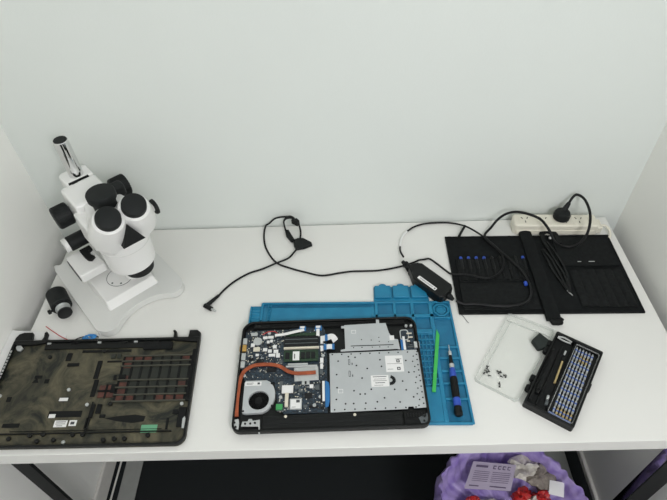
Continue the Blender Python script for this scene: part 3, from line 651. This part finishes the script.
# tool in the lower pocket (blue end)
t = MB().lathe((0, 0, 0), (0, -1, 0), [(0, 3.4), (1, 4.4), (9, 4.4), (10, 3.4)], 14).build('screwdriver', M_blue)
t.matrix_world = Matrix.Translation((1.0029, -.0573, H)) @ Matrix.Rotation(R(-1.3), 4, 'Z') @ Matrix.Translation((.165, -.17, .0135))
tag(t, 'blue handle end lying on the lower left pocket of the tool roll', 'screwdriver')
RT = Matrix.Translation((1.0029, -.0573, H)) @ Matrix.Rotation(R(-1.3), 4, 'Z')
def on_roll(name, label_, cat, pts_sets, group=None):
    t = bpy.data.objects.new(name, None); C.objects.link(t); t.matrix_world = RT; tag(t, label_, cat, group)
    for nm, m, pts, fl in pts_sets: MB().tube(pts, 1, seg=8, flat=fl).build(nm, m, t)
    return t
on_roll('tweezers', 'black tweezers with bright tip, nearer the spine strap', 'tweezers',
  [('arm', M_blackp, [(234, -60, 10), (238, -100, 11), (244, -140, 11), (256, -180, 9), (259, -194, 8)], (2.4, .9)), ('arm', M_blackp, [(236, -60, 12), (246, -100, 15), (252, -140, 14), (259, -180, 10), (261, -194, 8.5)], (2.2, .9)), ('tip', M_steel, [(259, -193, 8.5), (264, -202, 7.5)], (1, .8))])
on_roll('tweezers', 'black tweezers with bright tip, nearer the zipped pocket', 'tweezers',
  [('arm', M_blackp, [(246, -36, 12), (252, -80, 12), (262, -130, 12), (266, -170, 10), (262, -198, 8)], (2.4, .9)), ('arm', M_blackp, [(252, -36, 13), (262, -80, 16), (270, -130, 15), (269, -172, 11), (264, -200, 8.5)], (2.2, .9)), ('tip', M_steel, [(263, -199, 8), (268, -208, 7.5)], (1, .8))])
pr = on_roll('pliers', 'black handled cutters poking over the back edge of the tool roll', 'pliers', [('handle', M_blackm, [(246, -6, 9), (252, 0, 11), (262, 4, 12), (274, 0, 11), (282, -12, 9), (284, -40, 8)], (6, 4)), ('handle', M_blackm, [(248, -8, 9), (246, -30, 8), (250, -56, 8)], (5, 4))])
MB().cyl((265, -20, 8), (0, 0, 1), 4, 4, b=.6, seg=16).build('pivot', M_steel, pr)

# ------------------------------------------------------------------ charger
pa = thing('laptop_charger', 'black laptop charger brick between the blue mat and tool roll', 'charger', (0, 0, H))
PT = Matrix.Translation((915.9, -170.3, 0)) @ Matrix.Rotation(R(-48.23), 4, 'Z')
bk = MB(T=PT); bk.prism([(8, 3), (100, 2), (110, -6), (111, -42), (104, -49), (26, -49), (14, -42), (2, -34), (-8, -30), (-10, -16), (-2, -4)], 0, 29); bko = bk.build('brick', M_blackp, pa, bevel=.003, bseg=3)
lb = MB(T=PT); lb.prism(rrect(31, 86, -42, -33, 2), 29, 29.4); lo = lb.build('label', M_paper, bko); lo['label'] = 'white printed strip'
q = MB(T=PT); q.box(36, 78, -37, -36, 29.4, 29.5).box(36, 76, -39.6, -38.8, 29.4, 29.5).box(80, 83, -40, -35, 29.4, 29.5); q.build('print', M_ink, lo)
rl2 = MB(T=PT); rl2.lathe((-8, -22, 15), (-1, .12, 0), [(0, 11), (6, 9), (14, 7), (15, 8.6), (19, 8.6), (20, 6), (28, 4.6)], 20); rl2.build('strain_relief', M_rubber, bko)
rl3 = MB(T=PT); rl3.lathe((110, -20, 14), (1, -.1, 0), [(0, 8), (8, 7), (16, 4)], 20); rl3.build('mains_inlet_plug', M_rubber, bko)
dc = [(.882, -.139, .014), (.877, -.115, .010), (.879, -.092, .004), (.884, -.067, .0035), (.893, -.047, .0035), (.909, -.032, .0035), (.923, -.021, .0035), (.951, -.010, .0035), (.984, -.0075, .0035), (1.016, -.009, .004), (1.042, -.018, .006), (1.062, -.032, .009), (1.085, -.055, .0095), (1.112, -.092, .0098), (1.13, -.14, .0135), (1.118, -.19, .0135), (1.08, -.215, .0125), (1.03, -.2, .011), (.997, -.194, .006), (.982, -.177, .0035), (.963, -.153, .0035), (.948, -.138, .0035), (.935, -.140, .0035), (.921, -.142, .0035), (.905, -.15, .0035), (.868, -.163, .0035), (.821, -.172, .003), (.783, -.173, .003), (.751, -.173, .003), (.721, -.177, .003), (.676, -.184, .003), (.636, -.172, .003), (.595, -.156, .003), (.559, -.136, .0035), (.532, -.091, .0035), (.521, -.046, .0035), (.5225, -.008, .008)]
# the loop stands up against the wall
dc += [(.534, -.005, .017), (.551, -.004, .033), (.577, -.006, .0405), (.597, -.010, .0395), (.612, -.018, .031), (.619, -.035, .013), (.6175, -.058, .006)]
dc += [(.613, -.087, .0075), (.603, -.108, .0075), (.589, -.127, .0075), (.559, -.143, .0075), (.525, -.157, .003), (.493, -.170, .003), (.461, -.194, .003), (.439, -.219, .003), (.425, -.243, .004)]
MB(1).tube(dc, .0024, seg=10, sub=6).build('dc_cable', M_cable, pa)
wl = MB(1).tube([(.8785, -.094, .0045), (.882, -.074, .004), (.8905, -.052, .004), (.902, -.0385, .004)], .0031, seg=12).build('cable_tag', M_paper, pa); wl['label'] = 'white paper flag wrapped round the cable'
jk = MB(1).tube([(.427, -.240, .005), (.404, -.269, .006)], [.0034, .0052], sub=0, seg=14).build('jack_strain_relief', M_rubber, pa)
MB(1).tube([(.398, -.2705, .0065), (.416, -.2815, .0065)], .0056, sub=0, seg=14).build('jack_body', M_rubber, pa)
MB(1).tube([(.415, -.281, .0065), (.426, -.288, .0065)], .0026, sub=0, seg=14).build('jack_tip', M_silver, pa)
# hook and loop tie on the cable
vt = MB()
vt.hull([(x, y, z) for (x, y) in ((600, -62), (612, -56), (626, -56), (648, -72), (650, -80), (630, -90), (608, -94), (602, -80)) for z in (1, 9)])
vt.hull([(x, y, z) for (x, y) in ((576, -22), (586, -24), (606, -66), (594, -66), (580, -44)) for z in (3, 9)])
vt.tube([(578, -24, 8), (574, -10, 22), (580, -8, 36), (594, -12, 44), (604, -20, 44)], 1, seg=8, flat=(2, 4))
vt.hull([(x, y, z) for (x, y) in ((596, -22), (610, -16), (618, -26), (612, -34)) for z in (30, 44)])
vt.build('cable_tie', M_rubber, pa, bevel=.001)
# mains lead
mc = thing('mains_lead', 'black mains cable plugged into the ivory power strip', 'power cable', (0, 0, H))
ac = [(.991, -.281, .013), (1.007, -.288, .008), (1.034, -.290, .0095), (1.078, -.300, .0135), (1.124, -.300, .0135), (1.158, -.286, .0135), (1.172, -.25, .0125), (1.168, -.205, .0125), (1.15, -.165, .013), (1.125, -.125, .014), (1.103, -.085, .0125), (1.104, -.062, .009), (1.124, -.040, .012), (1.14, -.031, .032), (1.158, -.03, .05), (1.182, -.032, .058), (1.209, -.043, .060), (1.236, -.062, .058), (1.250, -.094, .052), (1.264, -.118, .032), (1.285, -.118, .016), (1.306, -.119, .013), (1.325, -.123, .028), (1.340, -.112, .050), (1.349, -.090, .070), (1.352, -.062, .085), (1.350, -.026, .090), (1.338, -.008, .090), (1.327, -.011, .084), (1.316, -.022, .072)]
MB(1).tube(ac, .0034, seg=10, sub=6).build('cable', M_cable, mc)
pg = MB(1).lathe((1.303, -.0345, .0350), (0, 0, 1), [(0, .019), (.002, .021), (.012, .0215), (.02, .018), (.023, .012)], 36).build('plug_body', M_rubber, mc)
MB(1).tube([(1.306, -.030, .052), (1.312, -.025, .064), (1.318, -.020, .074)], [.0085, .0048], seg=14, sub=3).build('plug_neck', M_rubber, mc)
for i in range(3): MB(1).lathe((1.3085+i*.0033, -.028+i*.003, .058+i*.0055), (.4, .6, .7), [(-.0012, .0078-i*.001), (.0012, .0078-i*.001)], 16).build('neck_ridge', M_rubber, mc)
ct = MB(1).tube([(1.058, -.028, .009), (1.048, -.044, .009), (1.036, -.064, .0065)], .0034, seg=10).build('loose_strap', M_rubber, mc)

# ------------------------------------------------------------------ bit set
kt = thing('bit_set_case', 'open black precision bit case with a hinged clear lid', 'tool case', (1.1951, -.3766, H), R(-34.9))
kt.scale = (.955, .955, .955)
MB().prism(rrect(0, 104, -213, 0, 4), 0, 6).build('case_floor', M_blackp, kt, bevel=.001)
MB().ring(rrect(0, 104, -213, 0, 4), rrect(4, 100, -207, -6, 3), 5, 20).build('case_rim', M_blackp, kt, bevel=.0015)
MB().prism(rrect(4, 45, -205, -14, 3), 5.5, 11).build('handle_tray', M_blackm, kt, bevel=.001)
B('tray_wall', M_blackp, kt, 22, 25, -200, -30, 10, 15, .0008); B('tray_wall', M_blackp, kt, 44, 46, -200, -8, 10, 16, .0008)
B('tray_ledge', M_blackp, kt, 5, 12, -196, -45, 10, 14, .001)
for y in (-36, -58, -142, -170): MB().cyl((-3, y-9, 9), (0, 1, 0), 16, 6.5, b=1.5, seg=20).build('hinge_knuckle', M_blackm, kt)
for (y0, y1) in ((-62, -30), (-176, -140)): B('hinge_arm', M_blackm, kt, -4, 5, y0+8, y1-8, 4, 12, .001)
for (y0, y1) in ((-44, -40), (-58, -54), (-152, -148), (-166, -162)): B('hinge_pin', M_silver, kt, 1, 3, y0, y1, 16, 19.5, .0004)
B('latch', M_blackm, kt, 100, 106, -112, -92, 6, 17, .0012)
iw = MB().ring(rrect(48, 99, -204, -8, 4), rrect(49.2, 97.8, -202.8, -9.2, 3), 14, 17).build('inner_frame', M_clear2, kt)
B('bit_holder', M_bitblue, kt, 50, 96, -206, -198, 6, 12, .0015)
B('bit_holder', M_blackp, kt, 47, 98, -198, -9, 6, 8.5, .0006)
KL = Matrix.Translation((1.1951, -.3766, H)) @ Matrix.Rotation(R(-36.39), 4, 'Z')
KT = Matrix.Translation((1.1951, -.3766, H)) @ Matrix.Rotation(R(-34.9), 4, 'Z') @ Matrix.Scale(.955, 4)
def LK(pts):
    T = KT.inverted() @ KL
    return [tuple((T @ Vector((x*.001, y*.001, H)))*1000)[:2] for x, y in pts]
def bitmesh(nm, m_tip):
    b = MB(); b.m = 0; b.lathe((0, 0, 0), (0, -1, 0), [(0, 1.2), (3, 1.4), (4, 2.3), (8, 2.3)], 10)
    b.m = 1; b.lathe((0, -8, 0), (0, -1, 0), [(0, 2.5), (3.6, 2.5)], 12)
    b.m = 0; b.lathe((0, -11.6, 0), (0, -1, 0), [(0, 2.3), (6, 2.3)], 6)
    return b.build(nm, [m_tip, M_bitblue])
protoS = bitmesh('screwdriver_bit', M_steel); protoG = bitmesh('screwdriver_bit', M_bitgold)
ROWN = ['top', 'second', 'third', 'fourth', 'fifth', 'sixth', 'seventh', 'eighth', 'ninth', 'bottom']
COLN = ['leftmost', 'second', 'third', 'fourth', 'fifth', 'rightmost']
first = {}
for r_ in range(10):
    for c_ in range(6):
        gold = (r_ == 1 and c_ in (2, 3, 4)) or (r_ == 9 and c_ in (1, 2, 3, 4, 5))
        base = protoG if gold else protoS
        o = base if not first.get(gold) else base.copy()
        if first.get(gold): C.objects.link(o)
        first[gold] = 1
        x = 52.5+c_*6.9+r_*.9*.6; y = -12-r_*18.6-(c_%2)*1.0
        o.matrix_world = KT @ Matrix.Translation((x*.001, y*.001, .0109)) @ Matrix.Rotation(R(3), 4, 'Z')
        tag(o, ('gold' if gold else 'silver')+' and blue bit, '+ROWN[r_]+' row, '+COLN[c_]+' column of the bit case', 'screwdriver bit', 'precision bits in the black case')
ex = thing('extension_rod', 'long pale metal rod in the slot of the bit case', 'extension rod', (0, 0, 0)); ex.matrix_world = KT
MB().tube([(36, -70, 14.5), (39, -132, 14.5)], 2.3, sub=0, seg=12).build('rod', M_gold and M_bitgold, ex); MB().tube([(36, -68, 14.5), (35.6, -60, 14.5)], 3.2, sub=0, seg=12).build('socket_end', M_blackp, ex)
hd_ = thing('driver_handle', 'black screwdriver handle lying in the left tray of the bit case', 'screwdriver handle', (0, 0, 0)); hd_.matrix_world = KT
MB().tube([(14.5, -58, 17), (15.5, -168, 17)], 6, sub=0, seg=16).build('grip', M_blackm, hd_)
MB().tube([(15.5, -168, 17), (15.6, -178, 17)], 4, sub=0, seg=16).build('collar', M_blackp, hd_)
tz = thing('tweezers', 'small silver tweezers across the top of the bit case', 'tweezers', (0, 0, 0)); tz.matrix_world = KT
MB().tube([(7, -12, 16), (20, -9, 18), (38, -10, 16)], 1, seg=8, flat=(2, .7)).build('arm', M_steel, tz); MB().tube([(7, -14, 16), (20, -18, 18), (37, -15, 16)], 1, seg=8, flat=(2, .7)).build('arm', M_steel, tz)
ps_ = B('bit_socket', M_silver, None, 32, 36, -50, -38, 11.2, 15, .0008); ps_.matrix_world = KT; tag(ps_, 'short pale metal socket above the long rod in the case', 'socket')
tgl = thing('bit_adapter', 'small silver adapter at the lower end of the rod slot', 'adapter', (0, 0, 0)); tgl.matrix_world = KT
MB().tube([(38, -168, 14.5), (39, -178, 14.5)], 3, sub=0, seg=12).build('barrel', M_silver, tgl); MB().tube([(40, -181, 14), (41, -191, 14)], 3.4, sub=0, seg=12).build('tip', M_chipg, tgl)
# clear lid
lo_ = [(-107, -8), (-103, -4), (-8, 8), (-4, 2), (-3, -196), (-10, -203), (-94, -206), (-99, -200)]
lo_ = LK(lo_)
MB().prism(lo_, .6, 2).build('lid', M_clear, kt)
def inset(p, d, cx=-52, cy=-100):
    out = []
    for x, y in p:
        vx, vy = cx-x, cy-y; out.append((x+math.copysign(d, vx), y+math.copysign(d, vy)))
    return out
MB().ring(lo_, inset(lo_, 1.6), 1.9, 9).build('lid_wall', M_clear2, kt)
MB().prism(LK([(-103, -22), (-102, -24), (-8, -13), (-8, -11)]), 1.9, 5).build('lid_rib', M_clear2, kt)
MB().prism(LK([(-95, -25), (-93.6, -25), (-88, -198), (-89.5, -198)]), 1.9, 4.5).build('lid_rib', M_clear2, kt)
pn = MB(); pn.prism([(-30, -20), (-5, -28), (-5, -50), (-16, -64), (-37, -50)], 2.2, 13); po = pn.build('rubber_cap', mat('dark_green_black_rubber', (34, 40, 38), .6), bevel=.0025, bseg=3); po.matrix_world = KL
tag(po, 'black five-sided rubber cap resting on the clear lid', 'rubber cap')
scr = [(-91, -160, 30), (-87, -166, 100), (-90, -171, 10), (-84, -174, 60), (-80, -169, 140), (-78, -178, 20), (-88, -180, 80), (-68, -158, 15), (-63, -162, 70), (-59, -158, 120), (-57, -165, 0), (-52, -160, 50), (-47, -162, 90), (-51, -184, 110), (-48, -190, 100)]
sp_ = MB(); sp_.lathe((0, 0, 0), (1, 0, 0), [(0, 1.9), (1.3, 1.9), (1.4, 1.0), (5.5, .9), (6, .5)], 10); sp0 = sp_.build('small_screw', M_chip)
for i, (x, y, a) in enumerate(scr):
    o = sp0 if i == 0 else sp0.copy()
    if i: C.objects.link(o)
    o.matrix_world = KL @ Matrix.Translation((x*.001, y*.001, .0036)) @ Matrix.Rotation(R(a), 4, 'Z')
    w = 'left heap' if i < 7 else ('right heap' if i < 13 else 'pair lying apart')
    tag(o, 'tiny black screw in the '+w+' of screws on the clear lid', 'screw', 'loose black screws in the '+w+' on the lid')
th = MB(1).tube([(.998, -.312, .001), (1.003, -.32, .001), (1.009, -.334, .001), (1.012, -.337, .001)], .0006, seg=6).build('thread', M_cable, loc=(0, 0, H)); tag(th, 'short black thread on the desk by the tool roll corner', 'thread')
cr_ = MB(1).ball((.5475, -.122, .0015), .0024, 8, (1.3, .7, .6)).build('crumb', M_greyt, loc=(0, 0, H)); tag(cr_, 'tiny grey crumb on the bare desk near the cable loop', 'crumb')

# ------------------------------------------------------------------ rubbish bag under the desk front
bgc = (1.122, -.64)
rr_ = random.Random(5); ph = [rr_.uniform(0, 6.28) for _ in range(8)]
def wob(a, j):
    jj = min(j, 14-j) if j < 14 else 3
    return 1+.03*math.sin(5*a+ph[0]+jj*.3)+.03*abs(math.sin(8*a+ph[1]-jj*.35))+.028*abs(math.sin(14*a+ph[2]+jj*.5))+.018*abs(math.sin(23*a+ph[3]+jj*.6))+.008*math.sin(47*a+ph[4])
bagm = MB(1).lathe((0, 0, 0), (0, 0, 1), [(.005, .02), (.006, .15), (.08, .168), (.16, .172), (.24, .176), (.30, .18), (.34, .181), (.372, .176), (.376, .173), (.374, .170), (.345, .167), (.32, .164), (.30, .160), (.288, .150), (.284, .02)], 320, wob=wob)
bagm.v = [Vector((v.x*.99, v.y, v.z)) for v in bagm.v]
bag = bagm.build('bin_bag', M_bag, ang=80, loc=(bgc[0], bgc[1], 0))
tag(bag, 'lilac plastic bin bag full of rubbish on the floor under the desk', 'bin bag')
def crumple(name, lbl, cat, m, c, s, seed, grp=None, seg=20):
    q = random.Random(seed); p_ = [q.uniform(0, 6.28) for _ in range(6)]
    b = MB(1); vs = []; n = seg//2
    for j in range(1, n):
        for i in range(seg):
            a = PI*j/n; t = 2*PI*i/seg
            w = 1+.22*math.sin(3*t+p_[0]+2*a)+.2*math.sin(5*a+p_[1]+t)+.14*math.sin(7*t+p_[2])*math.sin(4*a+p_[3])+q.uniform(-.12, .12)
            vs.append((c[0]+s[0]*w*math.sin(a)*math.cos(t), c[1]+s[1]*w*math.sin(a)*math.sin(t), c[2]+s[2]*w*math.cos(a)))
    fs = [(j*seg+i, (j+1)*seg+i, (j+1)*seg+(i+1)%seg, j*seg+(i+1)%seg) for j in range(n-2) for i in range(seg)]
    fs += [tuple(range(seg)), tuple(range((n-2)*seg+seg-1, (n-2)*seg-1, -1))]
    b.add(vs, fs); o = b.build(name, m, ang=25); return tag(o, lbl, cat, grp)
zb2 = .255
crumple('crumpled_tissue', 'crumpled white tissue behind the printed card in the bin bag', 'tissue', M_tissue, (1.185, -.515, .325), (.045, .026, .018), 2)
crumple('crumpled_tissue', 'crumpled brown-grey tissue at the right of the card in the bin bag', 'tissue', M_greyt, (1.225, -.535, .318), (.034, .03, .02), 3)
crumple('food_wrapper', 'red and white wrapper below the left end of the card', 'wrapper', M_redwrap, (1.035, -.598, .315), (.026, .018, .018), 4, 'food wrappers in the bin bag')
crumple('plastic_wrap', 'clear-white crumpled wrap below the printed card', 'wrapper', M_tissue, (1.095, -.606, .303), (.045, .022, .022), 6, 'food wrappers in the bin bag')
crumple('food_wrapper', 'red wrapper right of the card beside the brown-grey tissue', 'wrapper', M_redwrap, (1.167, -.578, .312), (.024, .018, .018), 8, 'food wrappers in the bin bag')
crumple('food_wrapper', 'large red wrapper at the right front of the rubbish', 'wrapper', M_redwrap, (1.212, -.583, .308), (.026, .018, .02), 9, 'food wrappers in the bin bag')
crumple('plastic_wrap', 'white crumpled wrap between the two right red wrappers', 'wrapper', M_tissue, (1.189, -.592, .318), (.012, .013, .012), 12, 'food wrappers in the bin bag')
crumple('plastic_wrap', 'wide pale wrap filling the bottom front of the rubbish', 'wrapper', M_tissue, (1.125, -.68, .300), (.105, .055, .02), 14, 'food wrappers in the bin bag')
cd = thing('printed_card', 'lilac-grey printed card lying on top of the rubbish', 'card', (0, 0, 0))
CQ = [(1.053, -.499, .344), (1.160, -.512, .346), (1.134, -.572, .334), (1.020, -.562, .332)]
cm = MB(1); cm.hull(CQ+[(x, y, z+.0016) for x, y, z in CQ])
cm.build('sheet', M_card, cd)
P0 = Vector(CQ[0])+Vector((0, 0, .0022)); PU = Vector(CQ[1])-Vector(CQ[0]); PV = Vector(CQ[3])-Vector(CQ[0])
pr_ = MB(1)
def cq(u0, u1, v0, v1):
    pr_.add([tuple(P0+PU*u+PV*v) for u, v in ((u0, v0), (u1, v0), (u1, v1), (u0, v1))]+[tuple(P0+PU*u+PV*v+Vector((0, 0, .0004))) for u, v in ((u0, v0), (u1, v0), (u1, v1), (u0, v1))], [(0, 3, 2, 1), (4, 5, 6, 7), (0, 1, 5, 4), (1, 2, 6, 5), (2, 3, 7, 6), (3, 0, 4, 7)])
cq(.1, .38, .12, .2)
for i in range(4): cq(.5+i*.11, .57+i*.11, .1, .13); cq(.5+i*.11, .52+i*.11, .13, .22); cq(.52+i*.11, .57+i*.11, .2, .23)
for i in range(6): cq(.1, .46, .34+i*.07, .355+i*.07); cq(.52, .94, .34+i*.07, .355+i*.07)
cq(.55, .92, .84, .88); cq(.08, .3, .86, .9)
pr_.build('print', mat('dull_violet_ink', (96, 84, 110), .7), cd)
wp = MB(1); wp.hull([(1.238, -.548, .338), (1.272, -.556, .340), (1.262, -.590, .334), (1.228, -.580, .332), (1.25, -.568, .342)]); tag(wp.build('paper_scrap', M_paper), 'small white paper scrap at the right edge of the rubbish', 'paper')

# ------------------------------------------------------------------ light
def area(name, loc, rot, sx, sy, e, col=(1, 1, 1)):
    l = bpy.data.lights.new(name, 'AREA'); l.shape = 'RECTANGLE'; l.size = sx; l.size_y = sy; l.energy = e; l.color = col
    o = bpy.data.objects.new(name, l); C.objects.link(o); o.location = loc; o.rotation_euler = rot; return o
area('ceiling_panel', (1.30, -1.8, 2.1), (R(46), R(10), 0), .5, .5, 18.5, (1, .985, 1.02))
w = bpy.data.worlds.new('World'); bpy.context.scene.world = w; w.use_nodes = True
w.node_tree.nodes['Background'].inputs[0].default_value = (.955, .98, .985, 1); w.node_tree.nodes['Background'].inputs[1].default_value = .78

# ------------------------------------------------------------------ camera
f, pitch, roll, yaw, cx, cy, cz = 531.7483, 0.811, -0.0414, -0.0183, 0.7231, -1.0477, 1.0032
cam = bpy.data.cameras.new('Camera'); co_ = bpy.data.objects.new('Camera', cam); C.objects.link(co_)
cam.sensor_fit = 'HORIZONTAL'; cam.sensor_width = 36; cam.lens = f*36/667; cam.clip_start = .01
cp, sp_ = math.cos(pitch), math.sin(pitch)
fwd = Vector((math.sin(yaw)*cp, math.cos(yaw)*cp, -sp_)); rt = Vector((math.cos(yaw), -math.sin(yaw), 0)); up_ = rt.cross(fwd)
r2 = rt*math.cos(roll)+up_*math.sin(roll); u2 = -rt*math.sin(roll)+up_*math.cos(roll)
m3 = Matrix((r2, u2, -fwd)).transposed()
co_.matrix_world = Matrix.Translation((cx, cy, cz+H)) @ m3.to_4x4()
sc = bpy.context.scene; sc.camera = co_
sc.view_settings.view_transform = 'Standard'; sc.view_settings.look = 'None'; sc.view_settings.exposure = -0.07; sc.view_settings.gamma = 1
sc.view_settings.use_curve_mapping = False
